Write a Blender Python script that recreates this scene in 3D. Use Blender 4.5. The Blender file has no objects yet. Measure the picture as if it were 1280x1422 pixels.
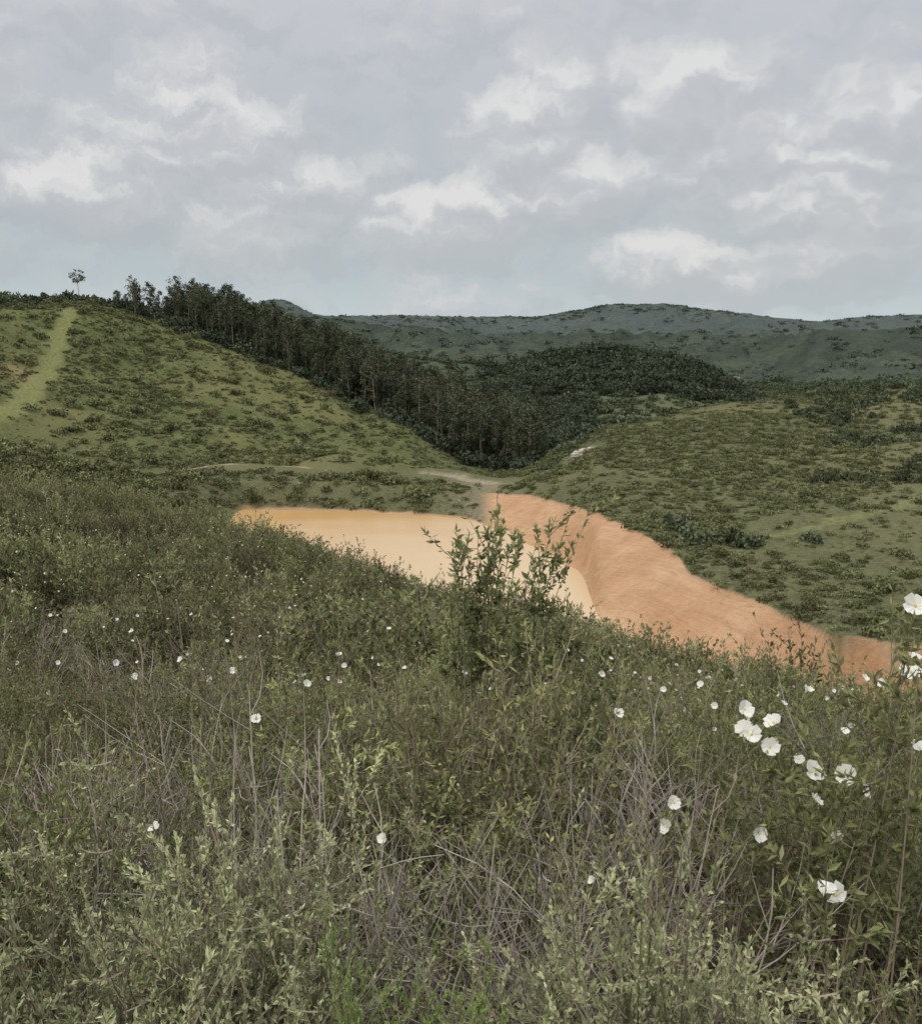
import bpy, math, random
import numpy as np
from mathutils import Vector
random.seed(7); RNG=np.random.default_rng(11)
scene=bpy.context.scene

# ------------------------------------------------------------------ camera
PITCH=math.radians(11.35); FPX=1300.0
cam=bpy.data.cameras.new("camera"); camo=bpy.data.objects.new("camera",cam)
scene.collection.objects.link(camo); scene.camera=camo
camo.location=(0,0,0); camo.rotation_euler=(math.radians(90)-PITCH,0,0)
cam.sensor_fit='HORIZONTAL'; cam.sensor_width=36; cam.lens=36*FPX/1280
cam.clip_start=0.05; cam.clip_end=30000
scene.view_settings.view_transform='Standard'; scene.view_settings.look='None'; scene.view_settings.exposure=0

# ------------------------------------------------ survey helpers (bearing / slope of a sighted point)
def sight(u,v):
    xc=(u-640)/FPX; yc=(711-v)/FPX
    x=xc; y=math.cos(PITCH)+yc*math.sin(PITCH); z=-math.sin(PITCH)+yc*math.cos(PITCH)
    r=math.hypot(x,y); return math.degrees(math.atan2(x,y)), z/r
def VR(u,v,r,h=0.0):
    a,t=sight(u,v); return (a,r,t*r-h)
def VZ(u,v,z):
    a,t=sight(u,v); return (a,z/t,z)
def RZ(u,r,z):
    a,t=sight(u,700); return (a,r,z)
WZ=-35.0
L=[]
L.append([RZ(640,0.02,-1.72)])
L.append([VR(0,1170,2.5,.85),VR(640,1180,2.5,.85),VR(1280,1185,2.5,.85)])
L.append([VR(0,965,8,.9),VR(640,990,8,.9),VR(1280,1015,8,.95)])
L.append([VR(0,830,22,.9),VR(320,850,20,.9),VR(640,895,17,.95),VR(960,937,14,1.2),VR(1280,980,13,1.35)])
L.append([VR(-200,660,85,1),VR(0,664,80,1),VR(160,694,66,1.1),VR(320,722,52,1.3),VR(400,746,48,1.5),VR(480,775,45,1.4),VR(620,818,38,1.15),VR(850,884,32,1.2),VR(960,910,28,1.4),VR(1100,940,26,1.6),VR(1240,958,24,1.7),VR(1400,968,23,1.7)])
B=[RZ(-200,112,-16),RZ(0,112,-17.5),RZ(100,116,-20),RZ(200,122,-27),RZ(280,125,-33),RZ(335,122,-35),RZ(480,114,-35),RZ(640,100,-35),RZ(800,90,-35),RZ(900,88,-35),RZ(1000,84,-35),RZ(1240,76,-35),RZ(1500,72,-35)]
C=[RZ(-200,142,-20),RZ(0,142,-21.5),RZ(100,146,-24.5),RZ(200,165,-30.5),VZ(290,706,-33.6),VZ(335,708,WZ),VZ(500,711,WZ),VZ(600,716,WZ),VZ(655,722,WZ),VZ(700,742,WZ),VZ(760,768,WZ),VZ(812,798,WZ),VZ(818,830,WZ),VZ(832,862,WZ),VZ(870,889,WZ),VZ(900,902,WZ),VZ(1000,930,WZ),VZ(1240,985,WZ),VZ(1500,1020,WZ)]
L.append(B); L.append('MID'); L.append(C)
L.append([VR(-200,640,172),VR(0,645,172),VR(120,660,178),VR(200,672,184),VR(300,668,187),VR(500,670,187),VR(640,682,183),VR(690,686,182),VR(740,688,170),VR(780,698,156),VR(830,712,139),VR(890,741,126),VR(935,764,118),VR(960,798,111),VR(1100,858,98),VR(1240,914,88),VR(1290,940,84),VR(1500,1000,78)])
L.append([VR(-200,590,210),VR(0,603,212),VR(120,628,214),VR(250,639,214),VR(400,639,213),VR(600,650,208),VR(690,664,205),VR(740,655,197),VR(830,655,175),VR(960,700,150),VR(1120,740,130),VR(1280,800,115),VR(1500,850,110)])
L.append([VR(-200,490,280),VR(0,505,280),VR(200,545,285),VR(400,598,262),VR(560,630,235),VR(620,650,235),VR(690,662,232),VR(740,650,214),VR(830,628,205),VR(960,635,190),VR(1120,640,185),VR(1280,655,170),VR(1500,670,170)])
L.append([VR(-200,412,350),VR(0,417,350),VR(120,424,350),VR(250,460,345),VR(400,517,325),VR(500,562,300),VR(590,607,275),VR(640,642,265),VR(690,652,268),VR(740,648,235),VR(780,622,233),VR(830,604,235),VR(960,580,245),VR(1120,556,275),VR(1280,528,310),VR(1500,510,320)])
L.append([VR(-200,425,420),VR(0,427,420),VR(120,430,415),VR(250,446,415),VR(350,473,405),VR(500,532,380),VR(600,578,360),VR(700,618,340),VR(745,642,345),RZ(830,380,-50),RZ(1000,380,-46),RZ(1280,400,-35),RZ(1500,420,-30)])
L.append([RZ(-200,600,-5),RZ(100,600,-12),RZ(300,600,-30),RZ(500,590,-50),VR(640,588,560),VR(740,606,540),RZ(830,560,-62),RZ(1000,600,-62),RZ(1280,620,-50),RZ(1500,620,-45)])
L.append([RZ(0,760,-30),RZ(300,760,-45),VR(500,540,760),VR(640,552,760),VR(740,566,730),VR(830,556,740),VR(920,554,740),VR(1000,574,720),VR(1280,560,760)])
L.append([RZ(0,930,-25),VR(300,480,950),VR(440,486,950),VR(540,493,950),VR(640,500,940),VR(700,508,920),VR(760,500,900),VR(830,491,900),VR(890,495,900),VR(950,512,880),VR(1000,538,860),VR(1040,565,850),VR(1100,575,850),VR(1280,560,900)])
L.append([RZ(0,1250,-40),VR(400,508,1250),VR(700,530,1250),VR(900,535,1250),VR(1020,548,1200),VR(1280,532,1200)])
L.append([RZ(0,1700,-20),VR(400,456,1700),VR(470,458,1700),VR(600,474,1700),VR(720,482,1700),VR(850,470,1700),VR(960,474,1700),VR(1060,494,1700),VR(1150,472,1650),VR(1280,462,1650)])
L.append([RZ(0,2050,-60),VR(400,474,2050),VR(700,484,2050),VR(1000,486,2050),VR(1280,484,2050)])
L.append([VR(-200,440,2800),VR(200,432,2800),VR(330,426,2800),VR(375,415,2800),VR(400,417,2800),VR(435,437,2800),VR(560,438,2800),VR(640,441,2800),VR(740,441,2800),VR(800,433,2800),VR(850,423,2800),VR(930,424,2800),VR(1000,432,2800),VR(1060,437,2800),VR(1130,447,2800),VR(1200,439,2800),VR(1280,437,2800),VR(1500,442,2800)])
L.append([RZ(640,4200,-40)])
L.append([RZ(640,9000,-120)])
L.append([RZ(640,14000,-200)])

NA=3600; AZT=np.arange(NA)*0.1-180.0
def tab(lay):
    lay=sorted(lay); a=np.array([p[0] for p in lay]); r=np.array([p[1] for p in lay]); z=np.array([p[2] for p in lay])
    if len(a)==1: return np.full(NA,r[0]),np.full(NA,z[0])
    R=np.interp(AZT,a,r,period=360); Z=np.interp(AZT,a,z,period=360)
    k=np.exp(-0.5*(np.arange(-15,16)/3.0)**2); k/=k.sum()
    f=lambda s:np.convolve(np.concatenate([s[-15:],s,s[:15]]),k,'valid')
    return f(R),f(Z)
iB=[i for i,l in enumerate(L) if l is B][0]; iM=iB+1; iC=iB+2; iD=iB+3
KR=np.zeros((NA,len(L))); KZ=np.zeros((NA,len(L)))
for i,l in enumerate(L):
    if isinstance(l,str): continue
    KR[:,i],KZ[:,i]=tab(l)
wet=np.clip((-33.9-np.maximum(KZ[:,iB],KZ[:,iC]))/1.0,0,1)
KR[:,iM]=(KR[:,iB]+KR[:,iC])/2; KZ[:,iM]=(KZ[:,iB]+KZ[:,iC])/2-2.2*wet
for i in range(1,len(L)): KR[:,i]=np.maximum(KR[:,i],KR[:,i-1]+0.8)
dl=np.diff(KZ,axis=1)/np.diff(KR,axis=1)
MS=np.zeros_like(KZ); MS[:,0]=dl[:,0]; MS[:,-1]=dl[:,-1]
p=dl[:,:-1]*dl[:,1:]
MS[:,1:-1]=np.where(p>0,2*p/(dl[:,:-1]+dl[:,1:]+1e-12*np.sign(dl[:,1:]+1e-15)),0)

# ---- numpy noise
TB=RNG.random((256,256))
def vn(x,y):
    xi=np.floor(x).astype(int); yi=np.floor(y).astype(int); fx=x-xi; fy=y-yi
    fx=fx*fx*fx*(fx*(fx*6-15)+10); fy=fy*fy*fy*(fy*(fy*6-15)+10)
    a=TB[xi&255,yi&255]; b=TB[(xi+1)&255,yi&255]; c=TB[xi&255,(yi+1)&255]; d=TB[(xi+1)&255,(yi+1)&255]
    return (a*(1-fx)+b*fx)*(1-fy)+(c*(1-fx)+d*fx)*fy
def fbm(x,y,o=4):
    s=0;a=.5;t=0
    for k in range(o):
        s=s+a*vn(x+17.3*k,y+5.1*k); t+=a; a*=.5; ca,sa=.8,.6
        x,y=(x*ca-y*sa)*2.03,(x*sa+y*ca)*2.03
    return s/t
def ss(a,b,x):
    t=np.clip((x-a)/(b-a),0,1); return t*t*(3-2*t)
def col_eval(ia,r):
    k=KR[ia]; i=np.clip((r[:,None]>=k).sum(1)-1,0,k.shape[1]-2); n=np.arange(len(r))
    r0=k[n,i]; r1=k[n,i+1]; z=KZ[ia]; m=MS[ia]; h=r1-r0; t=np.clip((r-r0)/h,0,1)
    return ((2*t**3-3*t**2+1)*z[n,i]+(t**3-2*t**2+t)*h*m[n,i]+(-2*t**3+3*t**2)*z[n,i+1]+(t**3-t**2)*h*m[n,i+1])
def polar(x,y): return np.degrees(np.arctan2(x,y)),np.hypot(x,y)
def knot(i,az):
    f=(az+180)/0.1; a=np.floor(f).astype(int); w=f-a; return KR[a%NA,i]*(1-w)+KR[(a+1)%NA,i]*w
def H(x,y):
    x=np.asarray(x,float); y=np.asarray(y,float); out=np.empty(len(x))
    for s in range(0,len(x),60000):
        X=x[s:s+60000]; Y=y[s:s+60000]; az,r=polar(X,Y)
        f=(az+180)/0.1; a=np.floor(f).astype(int); w=f-a
        z=col_eval(a%NA,r)*(1-w)+col_eval((a+1)%NA,r)*w
        rB=knot(iB,az); rC=knot(iC,az); rD=knot(iD,az)
        inb=ss(-6,0,r-rB)*(1-ss(0,10,r-rD))
        n1=(fbm(X/7,Y/7,3)-.5)*0.8*ss(4,25,r)*(1-0.7*inb)*(1-ss(900,1200,r))
        n2=(fbm(X/38,Y/38,4)-.5)*6.0*ss(150,260,r)*(1-inb)
        n2+=-(np.clip(1-np.abs(2*fbm(X/60+9,Y/60,3)-1)*3.5,0,1))*2.8*ss(110,170,r)*(1-inb)*(1-ss(300,345,r))
        # erosion rills and the cut edge of the bare bank
        sa=(X*.36-Y*.93); sb=(X*.93+Y*.36)
        cb=ss(2.0,3.2,az)*(1-ss(30,33,az))*ss(.5,4,r-rC)*(1-ss(-1.2,.2,r-rD))
        z=z-cb*(.30+.22*(1-np.abs(2*fbm(sa/3.0+sb/16,sb/18,2)-1)*1.6).clip(0,1))
        n3=(fbm(X/150,Y/150,4)-.5)*20*ss(480,800,r)*(1-ss(2100,2600,r)*.6)
        q=1-np.abs(2*fbm(X/430+3,Y/430,5)-1)*2.2
        n4=(q-.55)*80*ss(1150,1500,r)*(1-.6*np.exp(-((r-1700)/120)**2))*(1-ss(2300,2750,r)*.93)
        out[s:s+60000]=z+n1+n2+n3+n4
    return out
def hit(u,v,rmin=20,rmax=3000):
    a,t=sight(u,v); r=np.geomspace(rmin,rmax,2500); s=math.sin(math.radians(a)); c=math.cos(math.radians(a))
    z=H(r*s,r*c); g=np.nonzero(z>=t*r)[0]; k=g[0] if len(g) else len(r)-1
    return (r[k]*s,r[k]*c)
def polydist(x,y,P):
    d=np.full(len(x),1e9)
    for (ax,ay),(bx,by) in zip(P[:-1],P[1:]):
        vx,vy=bx-ax,by-ay; l=vx*vx+vy*vy+1e-9
        t=np.clip(((x-ax)*vx+(y-ay)*vy)/l,0,1); d=np.minimum(d,np.hypot(x-ax-t*vx,y-ay-t*vy))
    return d
def XY(a,r): return (r*math.sin(math.radians(a)),r*math.cos(math.radians(a)))
T_left=[hit(u,v,150,345) for u,v in [(96,432),(84,462),(72,500),(50,535),(10,572),(-60,610)]]
T_berm1=[XY(*VR(u,v,211)[0:2]) for u,v in [(255,643),(300,641),(350,641),(405,643)]]
T_berm2=[XY(*VR(u,v,rr_)[0:2]) for u,v,rr_ in [(590,652,208),(640,655,206),(690,660,204)]]
T_right=[hit(u,v,90,300) for u,v in [(1040,748),(1110,738),(1180,718),(1280,694),(1400,680)]]
T_clay=[hit(u,v,90,170) for u,v in [(822,808),(860,803),(900,793),(940,780)]]
ROCK=XY(sight(810,611)[0],226)
spots=[(ROCK,3.6),(hit(18,512,200,345),4),(hit(30,525,200,345),4)]
farspots=[(hit(1018,523,1000,2500),16)]
def masks(x,y):
    az,r=polar(x,y); m={}
    rB=knot(iB,az); rC=knot(iC,az); rD=knot(iD,az)
    nz=fbm(x/3,y/3,3)-.5
    u0=ss(1.0,2.2,az)
    m['clay']=np.clip(ss(-12,-2,r-rC)*(1-ss(-.25,.25,r-rD+nz*1.1))*u0*(1-ss(30,33,az)),0,1)
    shore=ss(-3,-1,r-rC)*(1-ss(0.6,1.6,r-rC+nz*1.5))*ss(-14,-12.8,az)
    bare=np.exp(-((az-1.6)/1.8)**2)*ss(0,3,r-rC)*(1-ss(10,18,r-rD+nz*14))
    m['clay']=np.maximum(m['clay'],np.maximum(shore*.8,0))
    d1=polydist(x,y,T_berm1); d2=polydist(x,y,T_berm2)
    m['track']=np.maximum.reduce([.8*(1-ss(2.8,4.8,d1+nz*5)),.7*(1-ss(1.5,3.2,d2+nz*4)),
        bare*.3,*[.6*(1-ss(s*.5,s,np.hypot(x-p[0],y-p[1])+nz*s)) for p,s in spots[:1]],*[1-ss(s*.5,s,np.hypot(x-p[0],y-p[1])+nz*s) for p,s in farspots],
        .7*(1-ss(.4,1.1,polydist(x,y,T_clay)+nz))])
    m['keep']=(((np.minimum(d1,d2)<16)&(r<214))|(polydist(x,y,[ROCK,(ROCK[0]*.95,ROCK[1]*.95)])<5)).astype(float)
    d=polydist(x,y,T_left); m['gpath']=np.maximum(.85*(1-ss(1.6,3.6,d+nz*3.5)),.5*(1-ss(.6,1.8,polydist(x,y,T_right)+nz*4)))
    m['patch']=np.maximum.reduce([.7*(1-ss(s*.3,s*1.3,np.hypot(x-p[0],y-p[1])+nz*s)) for p,s in spots[1:]])
    m['grass']=(1-ss(-4,3,az))*ss(195,235,r)*(1-ss(352,375,r))
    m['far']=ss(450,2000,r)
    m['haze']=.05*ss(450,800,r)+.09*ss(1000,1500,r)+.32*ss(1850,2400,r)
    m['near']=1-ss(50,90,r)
    m['water']=((r>rB-1)&(r<rC+1)&(az>-15)).astype(float)
    return m

# ------------------------------------------------------------------ material helpers
def newmat(name):
    m=bpy.data.materials.new(name); m.use_nodes=True; nt=m.node_tree; nt.nodes.clear(); return m,nt
def N(nt,t,**k):
    n=nt.nodes.new(t)
    for a,b in k.items(): setattr(n,a,b)
    return n
def lk(nt,a,b): nt.links.new(a,b)
def sock(nt,s,v):
    if hasattr(v,'is_output') : nt.links.new(v,s)
    else: s.default_value=v
def mixc(nt,f,a,b,bt='MIX'):
    n=N(nt,'ShaderNodeMix',data_type='RGBA',blend_type=bt); sock(nt,n.inputs[0],f)
    for i,c in ((6,a),(7,b)): sock(nt,n.inputs[i],c if hasattr(c,'is_output') else (*c,1))
    return n.outputs[2]
def mth(nt,op,a,b=0.0,c=0.0,clamp=False):
    n=N(nt,'ShaderNodeMath',operation=op,use_clamp=clamp); sock(nt,n.inputs[0],a); sock(nt,n.inputs[1],b); sock(nt,n.inputs[2],c); return n.outputs[0]
def noise(nt,vec,sc,det=4,rough=.6,dist=0):
    n=N(nt,'ShaderNodeTexNoise'); n.inputs['Scale'].default_value=sc; n.inputs['Detail'].default_value=det; n.inputs['Roughness'].default_value=rough; n.inputs['Distortion'].default_value=dist
    if vec is not None: lk(nt,vec,n.inputs['Vector'])
    return n.outputs[0]
def mrange(nt,v,a,b,c=0.,d=1.):
    n=N(nt,'ShaderNodeMapRange'); sock(nt,n.inputs[0],v)
    for i,q in zip((1,2,3,4),(a,b,c,d)): n.inputs[i].default_value=q
    return n.outputs[0]
def attr(nt,name):
    n=N(nt,'ShaderNodeAttribute',attribute_name=name); return n.outputs['Fac']
def mapping(nt,v,rot=0,scale=(1,1,1)):
    n=N(nt,'ShaderNodeMapping'); n.inputs['Rotation'].default_value=(0,0,math.radians(rot)); n.inputs['Scale'].default_value=scale; lk(nt,v,n.inputs[0]); return n.outputs[0]

# terrain material
tm,nt=newmat("scrubland_ground")
geo=N(nt,'ShaderNodeNewGeometry'); P=geo.outputs['Position']
n_f=noise(nt,P,1.3,5,.7); n_m=noise(nt,P,.16,5,.65); n_l=noise(nt,P,.018,6,.62); n_xl=noise(nt,P,.004,5,.6)
scrub=mixc(nt,mrange(nt,n_f,.38,.62),(.055,.062,.032),(.165,.160,.090))
scrub=mixc(nt,mrange(nt,n_m,.4,.62,0,.6),scrub,(.125,.132,.068))
scrub=mixc(nt,mrange(nt,n_l,.42,.6,0,.55),scrub,(.185,.178,.092))
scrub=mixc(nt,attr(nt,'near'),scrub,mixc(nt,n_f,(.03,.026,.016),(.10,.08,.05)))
grass=mixc(nt,mrange(nt,n_m,.35,.65),(.10,.115,.047),(.175,.186,.078))
grass=mixc(nt,mrange(nt,n_f,.45,.62,0,.75),grass,(.065,.078,.036))
grass=mixc(nt,mrange(nt,n_l,.46,.58,0,.6),grass,(.185,.172,.078))
c=mixc(nt,attr(nt,'grass'),scrub,grass)
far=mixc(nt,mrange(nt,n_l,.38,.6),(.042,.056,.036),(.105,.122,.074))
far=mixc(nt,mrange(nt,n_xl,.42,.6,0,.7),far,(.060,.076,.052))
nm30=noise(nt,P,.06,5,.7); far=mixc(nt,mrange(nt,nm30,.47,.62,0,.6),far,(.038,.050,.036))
fh=mixc(nt,attr(nt,'haze'),far,(.19,.225,.23))  # distance haze painted into the ground colour
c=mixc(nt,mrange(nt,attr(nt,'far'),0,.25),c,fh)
c=mixc(nt,attr(nt,'gpath'),c,mixc(nt,mrange(nt,n_f,.35,.65),(.15,.17,.065),(.28,.275,.12)))
c=mixc(nt,attr(nt,'patch'),c,(.27,.21,.11))
c=mixc(nt,attr(nt,'track'),c,mixc(nt,mrange(nt,n_f,.3,.7),(.27,.225,.16),(.46,.39,.30)))
st=noise(nt,mapping(nt,mapping(nt,P,62),0,(.12,.9,.3)),1.0,6,.7,1.0)
st2=noise(nt,mapping(nt,mapping(nt,P,-15),0,(.2,1.1,.3)),1.0,5,.7,.8)
clay=mixc(nt,mrange(nt,n_m,.35,.65),(.45,.268,.145),(.54,.355,.215))
clay=mixc(nt,mrange(nt,st,.45,.66,0,.36),clay,(.35,.205,.12))
clay=mixc(nt,mrange(nt,st2,.52,.72,0,.25),clay,(.63,.45,.30))
clay=mixc(nt,mrange(nt,n_f,.52,.72,0,.5),clay,(.31,.20,.125))
c=mixc(nt,attr(nt,'clay'),c,clay)
bs=N(nt,'ShaderNodeBsdfDiffuse'); bs.inputs['Roughness'].default_value=.5
lk(nt,c,bs.inputs[0])
bh=mth(nt,'ADD',mth(nt,'MULTIPLY',n_f,mth(nt,'SUBTRACT',.6,mth(nt,'MULTIPLY',attr(nt,'clay'),.3))),mth(nt,'ADD',mth(nt,'MULTIPLY',st,mth(nt,'MULTIPLY',attr(nt,'clay'),.5)),mth(nt,'MULTIPLY',nm30,mth(nt,'MULTIPLY',attr(nt,'far'),28.))))
bp=N(nt,'ShaderNodeBump'); bp.inputs['Strength'].default_value=.85; bp.inputs['Distance'].default_value=1; lk(nt,bh,bp.inputs['Height']); lk(nt,bp.outputs[0],bs.inputs['Normal'])
o=N(nt,'ShaderNodeOutputMaterial'); lk(nt,bs.outputs[0],o.inputs[0])

# ------------------------------------------------------------------ terrain mesh
az=np.concatenate([np.arange(-180,-38,1.5),np.arange(-38,0,.16),np.arange(0,30,.1),np.arange(30,38,.16),np.arange(38,180,1.5)])
rr=np.concatenate([np.geomspace(.05,72,200),np.arange(72.5,205,.4),np.geomspace(205.6,700,130),np.geomspace(708,14000,210)])
na,nr=len(az),len(rr)
A,R=np.meshgrid(np.radians(az),rr,indexing='ij'); X=(R*np.sin(A)).ravel(); Y=(R*np.cos(A)).ravel()
Z=H(X,Y); V=np.stack([X,Y,Z],1)
me=bpy.data.meshes.new("ground"); me.vertices.add(na*nr); me.vertices.foreach_set("co",V.ravel())
i,j=np.meshgrid(np.arange(na),np.arange(nr-1),indexing='ij'); i2=(i+1)%na
F=np.stack([i*nr+j,i*nr+j+1,i2*nr+j+1,i2*nr+j],-1).reshape(-1,4)
nf=len(F); me.loops.add(nf*4); me.loops.foreach_set("vertex_index",F.ravel()[::1])
me.polygons.add(nf); me.polygons.foreach_set("loop_start",np.arange(nf)*4); 
me.polygons.foreach_set("use_smooth",np.ones(nf,bool)); me.update(calc_edges=True)
mk=masks(X,Y)
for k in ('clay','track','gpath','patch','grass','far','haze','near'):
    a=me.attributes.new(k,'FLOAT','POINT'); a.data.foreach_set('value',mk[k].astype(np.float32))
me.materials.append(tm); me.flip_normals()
g=bpy.data.objects.new("hills_ground",me); scene.collection.objects.link(g)

# ------------------------------------------------------------------ reservoir water
wm,nt=newmat("muddy_water")
geo=N(nt,'ShaderNodeNewGeometry'); P=geo.outputs['Position']
sx=N(nt,'ShaderNodeSeparateXYZ'); lk(nt,P,sx.inputs[0])
w1=noise(nt,mapping(nt,P,20,(.4,1,1)),.07,4,.5)
sky_sheen=mrange(nt,mth(nt,'ADD',mth(nt,'MULTIPLY',sx.outputs[0],.55),mth(nt,'MULTIPLY',sx.outputs[1],-1)),-185,-120)  # pale sky reflection painted into the water colour, stronger towards the near side
cc=mixc(nt,sky_sheen,(.49,.30,.12),(.56,.42,.25)); cc=mixc(nt,mrange(nt,w1,.4,.65,0,.5),cc,(.58,.42,.235))
bs=N(nt,'ShaderNodeBsdfPrincipled'); lk(nt,cc,bs.inputs['Base Color']); bs.inputs['Roughness'].default_value=.2; bs.inputs['IOR'].default_value=1.33
bp=N(nt,'ShaderNodeBump'); bp.inputs['Strength'].default_value=.4; bp.inputs['Distance'].default_value=.08; lk(nt,noise(nt,P,1.4,4),bp.inputs['Height']); lk(nt,bp.outputs[0],bs.inputs['Normal'])
o=N(nt,'ShaderNodeOutputMaterial'); lk(nt,bs.outputs[0],o.inputs[0])
idx=[k for k in range(NA) if -14.6<AZT[k]<33]
vs=[];fs=[]
for n,k in enumerate(idx):
    s,c_=math.sin(math.radians(AZT[k])),math.cos(math.radians(AZT[k]))
    r0=KR[k,iB]-3; r1=KR[k,iC]+3.5
    for q in range(7):
        r=r0+(r1-r0)*q/6; vs.append((r*s,r*c_,WZ+.02))
    if n:
        for q in range(6): b=(n-1)*7+q; fs.append((b,b+7,b+8,b+1))
me=bpy.data.meshes.new("water"); me.from_pydata(vs,[],fs); me.materials.append(wm)
for p_ in me.polygons: p_.use_smooth=True
wo=bpy.data.objects.new("reservoir_water",me); scene.collection.objects.link(wo)
if me.polygons[0].normal.z<0: me.flip_normals()

# ------------------------------------------------------------------ foliage builders
def N_val(nt,v):
    n=N(nt,'ShaderNodeCombineColor'); 
    for i in range(3): lk(nt,v,n.inputs[i])
    return n.outputs[0]
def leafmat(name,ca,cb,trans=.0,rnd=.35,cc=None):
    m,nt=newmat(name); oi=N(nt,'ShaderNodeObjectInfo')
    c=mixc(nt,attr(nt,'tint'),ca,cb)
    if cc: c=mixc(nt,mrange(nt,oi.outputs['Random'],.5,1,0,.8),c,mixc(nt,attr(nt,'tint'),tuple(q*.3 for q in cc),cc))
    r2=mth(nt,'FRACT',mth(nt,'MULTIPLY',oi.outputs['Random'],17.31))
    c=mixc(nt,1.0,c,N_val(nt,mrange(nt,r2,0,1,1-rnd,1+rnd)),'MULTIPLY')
    b=N(nt,'ShaderNodeBsdfDiffuse'); lk(nt,c,b.inputs[0]); out=b.outputs[0]
    if trans>0:
        t=N(nt,'ShaderNodeBsdfTranslucent'); lk(nt,c,t.inputs[0]); x=N(nt,'ShaderNodeMixShader'); x.inputs[0].default_value=trans
        lk(nt,out,x.inputs[1]); lk(nt,t.outputs[0],x.inputs[2]); out=x.outputs[0]
    o=N(nt,'ShaderNodeOutputMaterial'); lk(nt,out,o.inputs[0]); return m
M_stem=leafmat("twig_bark",(.16,.125,.09),(.32,.26,.20),0,.2)
M_dead=leafmat("dead_twig",(.20,.175,.145),(.40,.35,.30),0,.2)
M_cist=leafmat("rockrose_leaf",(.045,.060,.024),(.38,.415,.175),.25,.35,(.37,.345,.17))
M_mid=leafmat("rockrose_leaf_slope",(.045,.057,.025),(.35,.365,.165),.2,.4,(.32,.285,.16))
M_heath=leafmat("heath_leaf",(.08,.09,.045),(.56,.58,.32),.2,.25)
M_bright=leafmat("bright_leaf",(.07,.12,.03),(.38,.50,.15),.25,.1)
M_far=leafmat("shrub_leaf",(.068,.083,.038),(.19,.20,.092),0,.4,(.185,.168,.092))
M_tree=leafmat("tree_leaf",(.036,.048,.030),(.115,.13,.075),0,.35)
M_wood=leafmat("wooded_leaf",(.048,.063,.038),(.12,.14,.078),0,.35)
M_dark=leafmat("dark_wood_leaf",(.034,.046,.032),(.084,.10,.062),0,.35)
M_farw=leafmat("distant_leaf",(.066,.083,.064),(.11,.13,.098),0,.2)
M_pet,nt=newmat("white_petal"); b=N(nt,'ShaderNodeBsdfDiffuse'); b.inputs[0].default_value=(.80,.79,.71,1)
t=N(nt,'ShaderNodeBsdfTranslucent'); t.inputs[0].default_value=(.8,.8,.7,1); x=N(nt,'ShaderNodeMixShader'); x.inputs[0].default_value=.25; lk(nt,b.outputs[0],x.inputs[1]); lk(nt,t.outputs[0],x.inputs[2]); o=N(nt,'ShaderNodeOutputMaterial'); lk(nt,x.outputs[0],o.inputs[0])
M_yel,nt=newmat("stamen_yellow"); b=N(nt,'ShaderNodeBsdfDiffuse'); b.inputs[0].default_value=(.70,.52,.12,1); o=N(nt,'ShaderNodeOutputMaterial'); lk(nt,b.outputs[0],o.inputs[0])

class MB:
    def __init__(s): s.v=[];s.f=[];s.m=[];s.t=[];s.n=0
    def add(s,v,f,m,t):
        s.v.append(np.asarray(v,float)); f=np.asarray(f)+s.n; s.f+=f.tolist(); s.m+= [m]*len(f); s.t+=list(np.broadcast_to(t,(len(f),))); s.n+=len(v)
    def leaves(s,b,d,l,w,m=1,t=None):
        n=len(b); d=d/(np.linalg.norm(d,axis=1)[:,None]+1e-9); q=RNG.normal(size=(n,3)); q[:,2]+=.3
        sd=np.cross(d,q); sd/=np.linalg.norm(sd,axis=1)[:,None]+1e-9; up=np.cross(sd,d)
        l=np.broadcast_to(l,(n,))[:,None]; w=np.broadcast_to(w,(n,))[:,None]
        mid=b+d*l*.45+up*l*.06; v=np.stack([b,mid+sd*w/2,b+d*l,mid-sd*w/2],1).reshape(-1,3)
        f=np.arange(n*4).reshape(n,4); s.add(v,f,m,RNG.random(n) if t is None else t)
    def tube(s,pts,r0,r1,m=0,k=3):
        pts=np.asarray(pts); n=len(pts); vs=[]
        for i in range(n):
            d=pts[min(i+1,n-1)]-pts[max(i-1,0)]; d/=np.linalg.norm(d)+1e-9
            a=np.cross(d,[.31,.9,.2]); a/=np.linalg.norm(a)+1e-9; b=np.cross(d,a); r=r0+(r1-r0)*i/(n-1)
            for q in range(k): an=2*math.pi*q/k; vs.append(pts[i]+(a*math.cos(an)+b*math.sin(an))*r)
        f=[(i*k+q,i*k+(q+1)%k,(i+1)*k+(q+1)%k,(i+1)*k+q) for i in range(n-1) for q in range(k)]
        s.add(vs,f,m,random.random())
    def obj(s,name,mats,smooth=False):
        me=bpy.data.meshes.new(name); me.from_pydata(np.concatenate(s.v).tolist(),[],s.f)
        for m in mats: me.materials.append(m)
        me.polygons.foreach_set('material_index',s.m); a=me.attributes.new('tint','FLOAT','FACE'); a.data.foreach_set('value',np.clip(s.t,0,1).astype(np.float32))
        if smooth: me.polygons.foreach_set('use_smooth',[True]*len(me.polygons))
        me.update(); return bpy.data.objects.new(name,me)
def bez(a,b,c,t): t=np.asarray(t)[:,None]; return (1-t)**2*a+2*t*(1-t)*b+t*t*c
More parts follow.
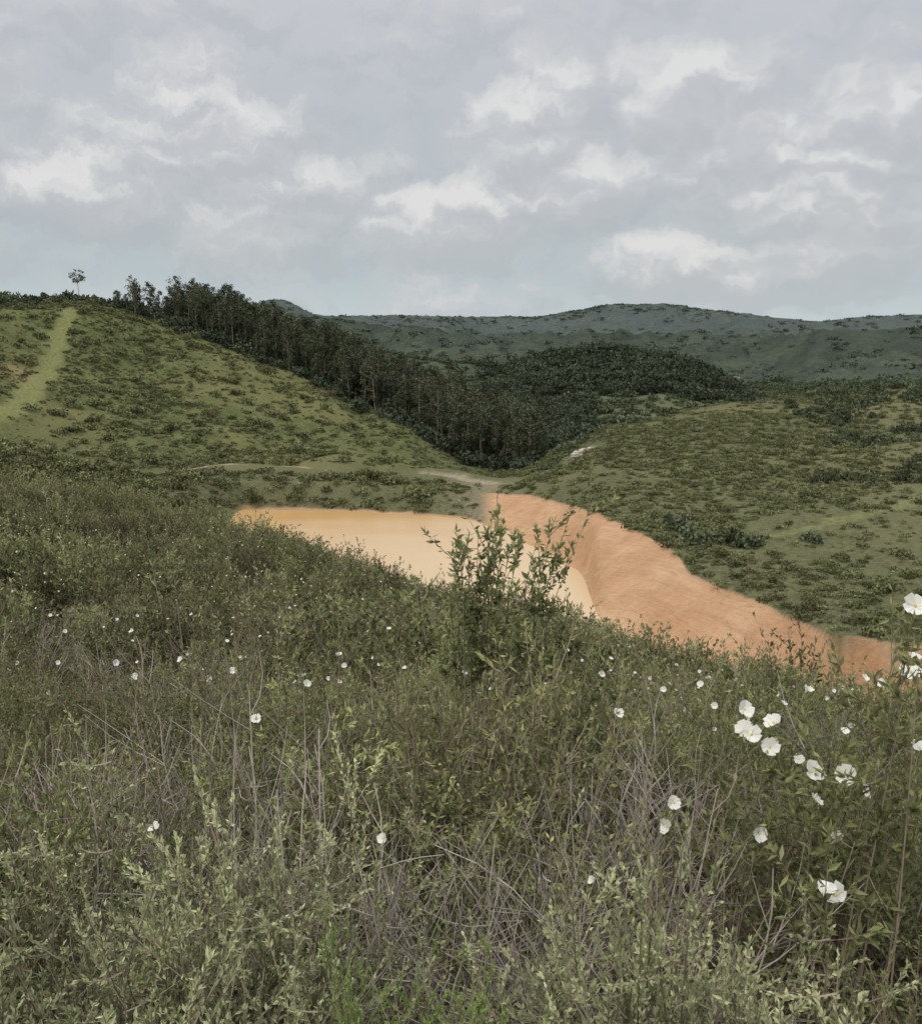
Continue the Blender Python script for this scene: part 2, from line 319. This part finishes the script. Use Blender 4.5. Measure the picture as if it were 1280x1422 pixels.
def sprig(mb,a,b,c,nl,ll,lw,r0=.006,t0=.3,sub=0,sublen=.2,upb=.5,tb=0.,spread=.45,base=None,hh=None):
    a,b,c=map(np.asarray,(a,b,c)); mb.tube(bez(a,b,c,np.linspace(0,1,5)),r0,r0*.3)
    if hh is None: base=a[2]; hh=max(c[2]-a[2],.1)
    t=t0+(1-t0)*RNG.random(nl)**.7; p_=bez(a,b,c,t); tg=bez(a,b,c,np.minimum(t+.02,1.02))-bez(a,b,c,t-.02); tg/=np.linalg.norm(tg,axis=1)[:,None]
    d=tg*upb+RNG.normal(size=(nl,3))*spread; hz=np.clip((p_[:,2]-base)/hh,0,1.1)
    mb.leaves(p_,d,ll*RNG.uniform(.6,1.15,nl),lw*RNG.uniform(.7,1.2,nl),t=np.clip(RNG.random(nl)*.38+(hz**2)*.5+t*.1+tb,0,1))  # shade painted into leaf tint: dark low inside the bush, light young tops
    for _ in range(sub):
        t=random.uniform(t0,.97); s0=bez(a,b,c,[t])[0]; dr=bez(a,b,c,[1.])[0]-bez(a,b,c,[.8])[0]; dr/=np.linalg.norm(dr)+1e-9
        o_=RNG.normal(size=3)*.6; e=s0+(dr*.8+o_)*sublen*random.uniform(.6,1.2); e[2]=max(e[2],s0[2]+.02)
        sprig(mb,s0,(s0+e)/2+[0,0,-.02],e,max(5,nl//2),ll,lw,r0*.5,.25,0,upb=upb,tb=tb+random.uniform(-.15,.1),spread=spread,base=base,hh=hh)
def bush(name,mats,ns,hgt,rad,nl,ll,lw,sub,sublen=.2,r0=.006,upb=.5,t0=.35):
    mb=MB()
    for _ in range(ns):
        ph=random.uniform(0,6.283); q=math.sqrt(random.random())*rad; z=hgt*(1-.6*(q/rad)**2)*random.uniform(.68,1.08)
        c_,s_=math.cos(ph),math.sin(ph); j=RNG.normal(size=3)*.07
        sprig(mb,(c_*q*.25,s_*q*.25,-.15),np.array((c_*q*.8,s_*q*.8,z*.5))+j,np.array((c_*q*1.05,s_*q*1.05,z))+j,nl,ll*random.uniform(.8,1.1),lw,r0,t0,sub,sublen,upb,tb=random.uniform(-.15,.1),base=0.,hh=hgt)
    return mb.obj(name,mats)
def coll(name,objs):
    c=bpy.data.collections.new(name)
    for o_ in objs: c.objects.link(o_)
    return c
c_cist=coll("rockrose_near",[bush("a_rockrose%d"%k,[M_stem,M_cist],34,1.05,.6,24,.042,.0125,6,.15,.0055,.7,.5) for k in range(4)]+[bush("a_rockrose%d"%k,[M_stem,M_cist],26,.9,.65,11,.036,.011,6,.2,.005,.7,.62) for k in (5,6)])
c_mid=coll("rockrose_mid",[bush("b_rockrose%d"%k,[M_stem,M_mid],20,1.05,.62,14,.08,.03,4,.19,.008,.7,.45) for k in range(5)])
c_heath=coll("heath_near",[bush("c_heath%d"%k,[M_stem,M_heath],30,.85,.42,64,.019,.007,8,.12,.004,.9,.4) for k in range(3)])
c_bright=coll("bright_near",[bush("d_bright0",[M_stem,M_bright],46,.95,.20,46,.017,.0052,12,.075,.003,.7,.5)])
def deadbush(name):
    mb=MB()
    for _ in range(20):
        ph=random.uniform(0,6.283); q=random.uniform(.2,.8); z=random.uniform(.35,.85); e=np.array((math.cos(ph)*q,math.sin(ph)*q,z)); a=np.array((e[0]*.15,e[1]*.15,-.1)); b=e*.5+RNG.normal(size=3)*.16
        mb.tube(bez(a,b,e,np.linspace(0,1,7)),.006,.002)
        for _k in range(6):
            t=random.uniform(.3,.9); s=bez(a,b,e,[t])[0]; f=s+(e-a)*random.uniform(.1,.28)+RNG.normal(size=3)*.13; mb.tube(bez(s,(s+f)/2+RNG.normal(size=3)*.03,f,np.linspace(0,1,4)),.0025,.001)
    return mb.obj(name,[M_dead])
c_dead=coll("dead_near",[deadbush("e_dead%d"%k) for k in range(3)])
def blob(name,mat,n,size,flat=.75,lob=5):
    mb=MB(); cs=[(np.array([random.uniform(-.6,.6),random.uniform(-.6,.6),random.uniform(.2,.75)*flat]),random.uniform(.25,.5)) for _ in range(lob)]
    P_=[];D=[];T=[]
    for k in range(n):
        c_,r=cs[k%lob]; d=RNG.normal(size=3); d[2]=abs(d[2])*.9-.2; d/=np.linalg.norm(d); q=r*random.uniform(.65,1.1); p_=c_+d*q*[1,1,flat]
        if p_[2]<0: p_[2]*=-.3
        P_.append(p_); t_=np.cross(d,RNG.normal(size=3)); D.append(t_+d*.5+[0,0,.25]); T.append(np.clip(.5*random.random()+.45*p_[2]/flat+.1*d[2],0,1))  # top light painted into the tint, undersides left darker
    mb.leaves(np.array(P_),np.array(D),size*RNG.uniform(.6,1.2,n),size*.6,0,np.array(T)); return mb.obj(name,[mat])
c_far=coll("shrub_far",[blob("f_shrub%d"%k,M_far,120,.30,.75,6) for k in range(6)])
c_wood=coll("wooded",[blob("g_wood%d"%k,M_wood,120,.35,1.0,6) for k in range(4)])
c_dark=coll("darkwood",[blob("g_dark%d"%k,M_dark,120,.35,1.1,6) for k in range(4)])
c_farw=coll("distant",[blob("h_wood%d"%k,M_farw,45,.55,.8,4) for k in range(3)])
def tree(name,h=1.0,cr=.17,lo=.3,n=650,umb=False):
    mb=MB(); top=np.array((random.uniform(-.04,.04),random.uniform(-.04,.04),h*.92)); mid=np.array((random.uniform(-.03,.03),random.uniform(-.03,.03),h*.5))
    a=np.array((0,0,-.05)); mb.tube(bez(a,mid,top,np.linspace(0,1,9)),.014,.004,0,6)
    cl=[]
    for k in range(26):
        t=random.uniform(lo,1.0) if not umb else random.uniform(.62,1.0); s=bez(a,mid,top,[t])[0]; w=cr*(math.sin(math.pi*min(1,(t-lo)/(1.08-lo)*.85+.12)))*random.uniform(.5,1.2) if not umb else cr*random.uniform(.5,1.1)
        ph=random.uniform(0,6.283); e=s+np.array((math.cos(ph)*w,math.sin(ph)*w,w*random.uniform(.2,.8) if not umb else .1)); mb.tube(bez(s,(s+e)/2,e,np.linspace(0,1,4)),.006,.002,0,3); cl.append((e,random.uniform(.04,.085)))
    P_=[];T=[]
    for k in range(n):
        e,r=cl[k%len(cl)]; d=RNG.normal(size=3); d/=np.linalg.norm(d); P_.append(e+d*r*random.random()**.4*[1,1,.8]); T.append(.4*random.random()+.35*(d[2]*.5+.5)+.2*e[2])  # clump tops painted lighter through the tint, as if lit from above
    mb.leaves(np.array(P_),RNG.normal(size=(n,3)),.042*RNG.uniform(.6,1.2,n),.023,1,np.array(T)); return mb.obj(name,[M_stem,M_tree])
c_tree=coll("trees",[tree("i_tree%d"%k,1,random.uniform(.10,.18),random.uniform(.12,.42)) for k in range(8)])
def flower(name):
    mb=MB()
    for k in range(5):
        an=2*math.pi*k/5; pts=[(0,0,0)]; lift=random.uniform(-.006,.016)
        for (rad,w,z) in [(.016,-.6,.004),(.031,-.72,.010),(.039,-.42,.016),(.037,0,.013),(.040,.42,.017),(.030,.72,.009),(.016,.6,.004)]:
            an2=an+w; pts.append((rad*math.cos(an2),rad*math.sin(an2),z+lift*rad*25+random.uniform(-.004,.004)+k*.0008))
        mb.add(pts,[(0,i,i+1) for i in range(1,7)],0,.5)
    ring=[(.005*math.cos(a),.005*math.sin(a),.010) for a in np.linspace(0,6.283,9)[:-1]]
    mb.add(ring+[(0,0,.015)],[(i,(i+1)%8,8) for i in range(8)],1,.5)
    return mb.obj(name,[M_pet,M_yel])
c_flow=coll("flowers",[flower("j_flower%d"%k) for k in range(4)])

# ------------------------------------------------------------------ scatter
def scatter(name,pts,rot,scl,c):
    n=len(pts); me=bpy.data.meshes.new(name); me.vertices.add(n); me.vertices.foreach_set('co',np.asarray(pts,np.float32).ravel())
    a=me.attributes.new('rot','FLOAT_VECTOR','POINT'); a.data.foreach_set('vector',np.asarray(rot,np.float32).ravel())
    a=me.attributes.new('scl','FLOAT_VECTOR','POINT'); a.data.foreach_set('vector',np.asarray(scl,np.float32).ravel())
    a=me.attributes.new('idx','INT','POINT'); a.data.foreach_set('value',RNG.integers(0,len(c.objects),n).astype(np.int32))
    ob=bpy.data.objects.new(name,me); scene.collection.objects.link(ob)
    ng=bpy.data.node_groups.new(name,'GeometryNodeTree'); ng.interface.new_socket('Geometry',in_out='INPUT',socket_type='NodeSocketGeometry'); ng.interface.new_socket('Geometry',in_out='OUTPUT',socket_type='NodeSocketGeometry')
    gi=N(ng,'NodeGroupInput'); go=N(ng,'NodeGroupOutput'); ip=N(ng,'GeometryNodeInstanceOnPoints'); ci=N(ng,'GeometryNodeCollectionInfo')
    ci.inputs['Collection'].default_value=c; ci.inputs['Separate Children'].default_value=True; ci.inputs['Reset Children'].default_value=True
    def na_(nm,dt):
        q=N(ng,'GeometryNodeInputNamedAttribute',data_type=dt); q.inputs['Name'].default_value=nm; return [o_ for o_ in q.outputs if o_.enabled and o_.name=='Attribute'][0]
    e=N(ng,'FunctionNodeEulerToRotation'); lk(ng,na_('rot','FLOAT_VECTOR'),e.inputs[0]); lk(ng,e.outputs[0],ip.inputs['Rotation'])
    lk(ng,na_('scl','FLOAT_VECTOR'),ip.inputs['Scale']); lk(ng,na_('idx','INT'),ip.inputs['Instance Index']); ip.inputs['Pick Instance'].default_value=True
    lk(ng,gi.outputs[0],ip.inputs['Points']); lk(ng,ci.outputs[0],ip.inputs['Instance']); lk(ng,ip.outputs[0],go.inputs[0])
    md=ob.modifiers.new('scatter','NODES'); md.node_group=ng; return ob
def wedge(n,r0,r1,a0=-34,a1=34,pw=2.0):
    a=np.radians(RNG.uniform(a0,a1,n)); r=(RNG.random(n)*(r1**pw-r0**pw)+r0**pw)**(1/pw); return r*np.sin(a),r*np.cos(a)
def place(name,x,y,smin,smax,c,zs=(.85,1.15),tilt=.08,sink=0.,sfun=None,blocked=True,p=2):
    if blocked:
        m=masks(x,y); ok=(m['clay']+m['track']*1.5+m['keep']+m['water']+m['gpath']*.9+RNG.random(len(x))*.25)<.5; x=x[ok]; y=y[ok]
    n=len(x); s=smin+(smax-smin)*RNG.random(n)**p
    if sfun is not None: s=s*sfun(x,y)
    z=H(x,y)-sink*s
    return scatter(name,np.stack([x,y,z],1),np.stack([RNG.normal(size=n)*tilt,RNG.normal(size=n)*tilt,RNG.uniform(0,6.283,n)],1),np.stack([s,s,s*RNG.uniform(*zs,n)],1),c)
def clump(x,y,sc,amp): return 1-amp/2+amp*ss(.35,.65,fbm(x/sc+31,y/sc,2))
# near rock-rose
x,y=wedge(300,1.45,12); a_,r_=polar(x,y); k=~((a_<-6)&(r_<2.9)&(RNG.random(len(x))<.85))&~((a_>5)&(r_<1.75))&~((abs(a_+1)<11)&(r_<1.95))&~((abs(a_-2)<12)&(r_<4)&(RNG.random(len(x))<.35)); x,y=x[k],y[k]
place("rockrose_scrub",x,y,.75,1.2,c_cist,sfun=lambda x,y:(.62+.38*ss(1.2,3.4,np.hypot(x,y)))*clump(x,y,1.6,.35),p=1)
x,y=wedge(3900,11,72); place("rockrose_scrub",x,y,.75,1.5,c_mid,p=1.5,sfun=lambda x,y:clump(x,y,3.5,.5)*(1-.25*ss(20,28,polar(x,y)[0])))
# heath bottom left and right
az_=RNG.uniform(-31,-10,24); r_=RNG.uniform(1.4,2.9,24); x=r_*np.sin(np.radians(az_)); y=r_*np.cos(np.radians(az_)); place("heath_shrubs",x,y,.75,1.25,c_heath,sfun=lambda x,y:.75+.25*ss(1.2,2.6,np.hypot(x,y)),p=1)
az_=RNG.uniform(9,25,10); r_=RNG.uniform(1.4,1.75,10); place("heath_shrubs",r_*np.sin(np.radians(az_)),r_*np.cos(np.radians(az_)),.8,1.0,c_heath,p=1,zs=(1.0,1.15))
place("bright_green_shrub",np.array([-.10,.05,-.03]),np.array([1.50,1.50,1.58]),.56,.66,c_bright,blocked=False,zs=(1.45,1.7),tilt=.05)
x,y=wedge(24,2.1,4.8,-14,17); place("dead_twigs",x,y,.75,1.1,c_dead,tilt=.4,sfun=lambda x,y:.78+.22*ss(1.2,3.4,np.hypot(x,y)),p=1)
x,y=wedge(12,1.7,4.5,-29,-14); place("dead_twigs",x,y,.8,1.0,c_dead,tilt=.4,p=1)
x,y=wedge(60,5,22); place("dead_twigs",x,y,.9,1.3,c_dead,tilt=.3,p=1)
# hillside shrubs
def dens(x,y,sc,lo,hi,seed=0): return ss(lo,hi,fbm(x/sc+seed,y/sc,4))
x,y=wedge(84000,68,430,-32,32); azv,rv=polar(x,y)
left=(azv<-3)&(rv>195); d=np.where(left,.14+.86*dens(x,y,34,.46,.58)*(.4+.6*dens(x,y,8,.38,.58,4)),.22+.7*dens(x,y,24,.44,.56)); k=(RNG.random(len(x))<d)&~((rv>345)&(azv>-3)); x,y=x[k],y[k]
place("hillside_shrubs",x,y,.35,1.5,c_far,sink=.2,p=2.0,zs=(.55,1.0))
x,y=wedge(420,190,345,-30,-4); place("hillside_shrubs",x,y,1.5,2.9,c_far,sink=.15)
x,y=wedge(900,72,200,-30,-2); place("valley_shrubs",x,y,1.3,2.7,c_far,sink=.15)
x,y=wedge(1500,100,320,5,30); k=fbm(x/60+9,y/60,3); k=np.abs(2*k-1)<.16; place("valley_shrubs",x[k],y[k],1.2,2.5,c_wood,sink=.15)
# forest on the far side of the spur
def band(n,lo,hi,a0,a1):
    a=RNG.uniform(a0,a1,n)
    r0=knot(iD+3,a); r1=knot(iD+4,a); t=RNG.uniform(lo,hi,n); r=r0+(r1-r0)*t; a=np.radians(a); return r*np.sin(a),r*np.cos(a)
x,y=band(1050,.12,1.15,-19.8,4.8); a_,r_=polar(x,y); k=RNG.random(len(x))<(.22+.78*ss(-18.5,-12,a_)); x,y=x[k],y[k]
place("eucalyptus_forest",x,y,7,19,c_tree,zs=(.85,1.15),tilt=.03,p=1.2,sfun=lambda x,y:.75+.25*ss(-20,-15,polar(x,y)[0]))
x,y=band(800,.02,1.2,-21,5); place("forest_understorey",x,y,2.2,4.4,c_dark,sink=.1)
x,y=band(420,-.1,1,-34,-16); place("ridge_shrubs",x,y,1.2,4.0,c_wood,sink=.1)
x,y=wedge(14000,430,1250,-30,30); d=.5+.5*dens(x,y,90,.38,.52,3); k=RNG.random(len(x))<d; place("wooded_hills_trees",x[k],y[k],3,7.5,c_wood,sink=.2,zs=(.55,1))
x,y=wedge(3600,740,980,1.5,18); a_,r_=polar(x,y); k=RNG.random(len(x))<np.maximum(ss(2.5,4.5,a_)*(1-ss(16,17.5,a_)),.25)*(.55+.45*dens(x,y,60,.38,.5,7)); place("wooded_hills_trees",x[k],y[k],3.5,9,c_dark,sink=.1)
x,y=wedge(2000,430,720,-6,8); place("wooded_hills_trees",x,y,3,7,c_dark,sink=.1)
x,y=wedge(9000,1250,3000,-30,30); d=.1+.9*dens(x,y,160,.42,.56,9); k=RNG.random(len(x))<d; place("distant_woodland",x[k],y[k],5,11,c_farw,sink=.3,zs=(.5,.8),blocked=False)

# lone trees on skyline
def lone(name,u,r,h,umb):
    t_=tree(name,1,.24 if umb else .13,.4,700,umb); a=math.radians(sight(u,430)[0]); x,y=r*math.sin(a),r*math.cos(a); t_.location=(x,y,float(H([x],[y])[0])-.2); t_.scale=(h,h,h); scene.collection.objects.link(t_)
for u,r,h,um in [(111,352,11,True),(188,356,11,False),(208,358,13.5,False),(232,362,10,False),(275,366,15,False),(256,366,12,False),(302,370,16,False),(322,372,13,False),(345,374,16,False),(372,376,14,False)]: lone("pine_tree" if um else "eucalyptus_tree",u,r,h,um)

# pale rock outcrop on the opposite slope
rm,nt=newmat("pale_rock"); P=N(nt,'ShaderNodeNewGeometry').outputs['Position']; b=N(nt,'ShaderNodeBsdfDiffuse'); lk(nt,mixc(nt,mrange(nt,noise(nt,P,1.5,5),.35,.65),(.34,.31,.26),(.52,.49,.43)),b.inputs[0]); o=N(nt,'ShaderNodeOutputMaterial'); lk(nt,b.outputs[0],o.inputs[0])
mb=MB()
for dx,dy,s,hh in [(-1.4,0,1.3,1.0),(.2,-.3,1.7,1.7),(1.7,.2,1.3,1.9),(.8,-1.1,.9,.7),(-2.4,-.5,.8,.5)]:
    vs=[];K=9;Q=6
    for i in range(Q):
        for k in range(K):
            th=math.pi*.5*i/(Q-1); ph=2*math.pi*k/K+random.uniform(-.15,.15); rd=s*(math.cos(th)**.6)*random.uniform(.85,1.1)+.02; vs.append((dx+rd*math.cos(ph),dy+rd*.8*math.sin(ph),hh*math.sin(th)*random.uniform(.9,1.05)-.4*(i==0)))
    mb.add(vs,[(i*K+k,i*K+(k+1)%K,(i+1)*K+(k+1)%K,(i+1)*K+k) for i in range(Q-1) for k in range(K)],0,.5)
ro=mb.obj("pale_rock_outcrop",[rm]); ro.location=(ROCK[0],ROCK[1],float(H([ROCK[0]],[ROCK[1]])[0])); scene.collection.objects.link(ro)

# flowers (white rock-rose)
fp=[]
for u,v,r in [(1035,1012,3.0),(1075,1005,3.1),(1068,1038,3.0),(1032,985,3.3),(1130,1072,2.9),(1176,1076,2.8),(1130,1112,2.9),(1197,1100,3.1),(935,1115,3.0),(927,1148,2.9),(1053,1157,2.9),(1145,1238,2.4),(1160,1245,2.45),(1270,842,2.9),(1276,1040,2.7),(355,1000,4.6),(822,1224,3.0),(425,950,6.2),(1042,1020,2.98),(540,874,12),(190,855,13),(730,1090,4.4),(1265,935,3.2),(420,940,6.4),(1163,1163,2.9),(215,1152,2.7),(532,1165,3.0),(1110,1055,3.3),(1270,915,3.1)]:
    a,t=sight(u,v); a=math.radians(a); fp.append((r*math.sin(a),r*math.cos(a),t*r))
NF=len(fp)
x,y=wedge(900,7,48,-34,34,1.5); k=RNG.random(len(x))<(.5+.5*ss(.42,.6,fbm(x/4,y/4,2))); x,y=x[k],y[k]
x2,y2=wedge(50,3.6,12,8,30); x=np.concatenate([x,x2]); y=np.concatenate([y,y2]); z=H(x,y)+1.06*RNG.uniform(.8,1.28,len(x))
pts=np.concatenate([np.array(fp),np.stack([x,y,z],1)]); n=len(pts)
s=RNG.uniform(.35,.8,n); s[:NF]=RNG.uniform(.6,.95,NF); s[NF-5:NF]=.5; s[16]=.4
rot=np.stack([RNG.uniform(.2,1.25,n),RNG.normal(size=n)*.45,RNG.normal(size=n)*.5],1)
scatter("rockrose_flowers",pts,rot,np.stack([s,s,s],1),c_flow)
mb=MB()
for q in fp[:18]:
    q=np.array(q); g0=float(H([q[0]],[q[1]])[0]); b=np.array((q[0]+random.uniform(-.15,.15),q[1]+random.uniform(.0,.25),g0)); sprig(mb,b,(b+q)/2+[random.uniform(-.05,.05),.03,0],q-[0,0,.004],34,.046,.0135,.004,.45,4,.15)
# extra leafy stems at the right edge
for u,v,r in [(1250,850,2.9),(1270,880,2.7),(1245,905,3.1),(1268,835,2.95),(1240,960,2.9),(1215,990,3.0),(1180,1020,3.1),(1275,930,2.6),(1100,1030,3.2),(1150,1050,3.0),(1225,1050,2.8),(1300,860,2.8),(1320,900,2.8)]:
    a,t=sight(u,v); a=math.radians(a); q=np.array((r*math.sin(a),r*math.cos(a),t*r)); g0=float(H([q[0]],[q[1]])[0]); b=np.array((q[0]+random.uniform(-.2,.2),q[1]+random.uniform(.0,.2),g0)); sprig(mb,b,(b+q)/2+[.03,.03,0],q,38,.046,.0135,.004,.35,6,.16)
o_=mb.obj("flowering_rockrose_bush",[M_stem,M_cist]); scene.collection.objects.link(o_)
# tall sapling
mb=MB(); a,t=sight(655,1010); a=math.radians(a); R0=5.0; b=np.array((R0*math.sin(a),R0*math.cos(a),0.)); b[2]=float(H([b[0]],[b[1]])[0])
for u,v,dr in [(692,676,0),(683,712,.1),(640,742,-.1),(664,742,.1),(632,790,0),(650,765,0),(722,742,.1),(770,722,0),(795,704,.15),(822,700,.1),(762,766,0),(740,808,.1),(705,772,-.1),(675,785,0),(700,718,.05),(745,752,-.05),(625,830,0),(655,800,.1),(690,750,-.1)]:
    a,t=sight(u,v); a=math.radians(a); r=R0+dr; q=np.array((r*math.sin(a),r*math.cos(a),t*r)); sprig(mb,b+RNG.normal(size=3)*.03*[1,1,0],b*.45+q*.55+[-.04*(u-655)/100,0,.1],q,38,.048,.017,.006,.55,7,.16,tb=-.12)
o_=mb.obj("rockrose_sapling",[M_stem,M_cist]); scene.collection.objects.link(o_)

# ------------------------------------------------------------------ light
w=bpy.data.worlds.new("World"); scene.world=w; w.use_nodes=True; nt=w.node_tree; nt.nodes.clear()
try: w.cycles.sampling_method='NONE'
except Exception as ex: print(ex)
sd=Vector((.45,.55,-1.0)).normalized()
sun=bpy.data.lights.new("sun",'SUN'); sun.energy=1.5; sun.angle=math.radians(12); sun.color=(1,.94,.85); so=bpy.data.objects.new("sun",sun); so.rotation_euler=sd.to_track_quat('-Z','Y').to_euler(); scene.collection.objects.link(so)
sky=N(nt,'ShaderNodeTexSky',sky_type='NISHITA'); sky.sun_disc=False; sky.sun_elevation=math.asin(-sd.z); sky.sun_rotation=math.atan2(-sd.x,-sd.y)%(2*math.pi); sky.air_density=1.5; sky.dust_density=2
tc=N(nt,'ShaderNodeTexCoord'); sx=N(nt,'ShaderNodeSeparateXYZ'); lk(nt,tc.outputs['Generated'],sx.inputs[0])
AZ=mth(nt,'ARCTAN2',sx.outputs[0],sx.outputs[1]); EL=mth(nt,'ARCSINE',sx.outputs[2])
cb=N(nt,'ShaderNodeCombineXYZ'); lk(nt,AZ,cb.inputs[0]); lk(nt,EL,cb.inputs[1]); PV0=cb.outputs[0]
# shared warp of the cloud coordinates
wn=N(nt,'ShaderNodeTexNoise',noise_dimensions='2D'); wn.inputs['Scale'].default_value=14; wn.inputs['Detail'].default_value=6; wn.inputs['Roughness'].default_value=.6; lk(nt,PV0,wn.inputs['Vector'])
vm=N(nt,'ShaderNodeVectorMath',operation='SUBTRACT'); lk(nt,wn.outputs['Color'],vm.inputs[0]); vm.inputs[1].default_value=(.5,.5,.5)
v2=N(nt,'ShaderNodeVectorMath',operation='MULTIPLY'); lk(nt,vm.outputs[0],v2.inputs[0]); v2.inputs[1].default_value=(.085,.06,0)
v3=N(nt,'ShaderNodeVectorMath',operation='ADD'); lk(nt,PV0,v3.inputs[0]); lk(nt,v2.outputs[0],v3.inputs[1]); PV=v3.outputs[0]
g=bpy.data.node_groups.new("cloud_density",'ShaderNodeTree'); g.interface.new_socket('P',in_out='INPUT',socket_type='NodeSocketVector'); g.interface.new_socket('D',in_out='OUTPUT',socket_type='NodeSocketFloat')
gi=N(g,'NodeGroupInput'); go=N(g,'NodeGroupOutput'); Pg=gi.outputs[0]
mp=N(g,'ShaderNodeMapping'); mp.inputs['Scale'].default_value=(1,1.7,1); mp.inputs['Location'].default_value=(3.1,1.7,0); lk(g,Pg,mp.inputs[0])
bn=N(g,'ShaderNodeTexNoise',noise_dimensions='2D'); bn.inputs['Scale'].default_value=7; bn.inputs['Detail'].default_value=4; bn.inputs['Roughness'].default_value=.57; lk(g,mp.outputs[0],bn.inputs['Vector'])
tot=mth(g,'MULTIPLY',bn.outputs[0],.78)
acc=None
for u,v,ru,rv,amp in [(265,180,115,80,1),(180,245,120,50,.9),(740,172,80,70,1),(965,130,100,60,.9),(1190,185,120,55,.8),(610,300,90,40,.9),(790,255,120,45,.9),(1130,285,150,42,.9),(1060,358,190,32,.9),(330,270,140,60,.7),(60,262,50,28,.7)]:
    a_,t_=sight(u,v); ax=math.radians(a_); ey=math.atan(t_)
    s1=N(g,'ShaderNodeVectorMath',operation='SUBTRACT'); lk(g,Pg,s1.inputs[0]); s1.inputs[1].default_value=(ax,ey,0)
    s2=N(g,'ShaderNodeVectorMath',operation='MULTIPLY'); lk(g,s1.outputs[0],s2.inputs[0]); s2.inputs[1].default_value=(FPX/ru,FPX/rv,0)
    s3=N(g,'ShaderNodeVectorMath',operation='LENGTH'); lk(g,s2.outputs[0],s3.inputs[0])
    q=mth(g,'MULTIPLY',mth(g,'SUBTRACT',1.5,s3.outputs['Value'],clamp=True),amp)
    acc=q if acc is None else mth(g,'MAXIMUM',acc,q)
tot=mth(g,'ADD',tot,mth(g,'MULTIPLY',acc,.31)); lk(g,tot,go.inputs[0])
def dn(off):
    q=N(nt,'ShaderNodeGroup'); q.node_tree=g; a=N(nt,'ShaderNodeVectorMath',operation='ADD'); lk(nt,PV,a.inputs[0]); a.inputs[1].default_value=off; lk(nt,a.outputs[0],q.inputs[0]); return q.outputs[0]
D0=dn((0,0,0)); D1=dn((-.007,.017,0))
rel=mth(nt,'SUBTRACT',D0,D1)
cr=N(nt,'ShaderNodeValToRGB'); lk(nt,mrange(nt,EL,0,.36),cr.inputs[0]); e=cr.color_ramp.elements
e[0].position=0; e[0].color=(.57,.65,.67,1); e[1].position=1; e[1].color=(.61,.615,.65,1)
for pz,c_ in [(.12,(.49,.565,.60)),(.3,(.455,.51,.55)),(.6,(.52,.55,.59))]: q=e.new(pz); q.color=(*c_,1)
cov=mrange(nt,D0,.32,.60)
col=mixc(nt,mth(nt,'MULTIPLY',cov,.8),cr.outputs[0],(.58,.585,.61))
lit=mth(nt,'MULTIPLY',mrange(nt,rel,.0,.13),mrange(nt,D0,.42,.66))
col=mixc(nt,mth(nt,'MULTIPLY',lit,.9),col,(.77,.765,.76))
drk=mth(nt,'MULTIPLY',mrange(nt,rel,0,-.11),.42); col=mixc(nt,drk,col,(.45,.475,.51))
ns=N(nt,'ShaderNodeVectorMath',operation='SCALE'); lk(nt,sky.outputs[0],ns.inputs[0]); ns.inputs['Scale'].default_value=.1
col=mixc(nt,.94,ns.outputs[0],col)
up=mrange(nt,sx.outputs[2],.38,1.0,1.0,2.9)
bg=N(nt,'ShaderNodeBackground'); lk(nt,col,bg.inputs[0]); lk(nt,up,bg.inputs[1])
o=N(nt,'ShaderNodeOutputWorld'); lk(nt,bg.outputs[0],o.inputs[0])
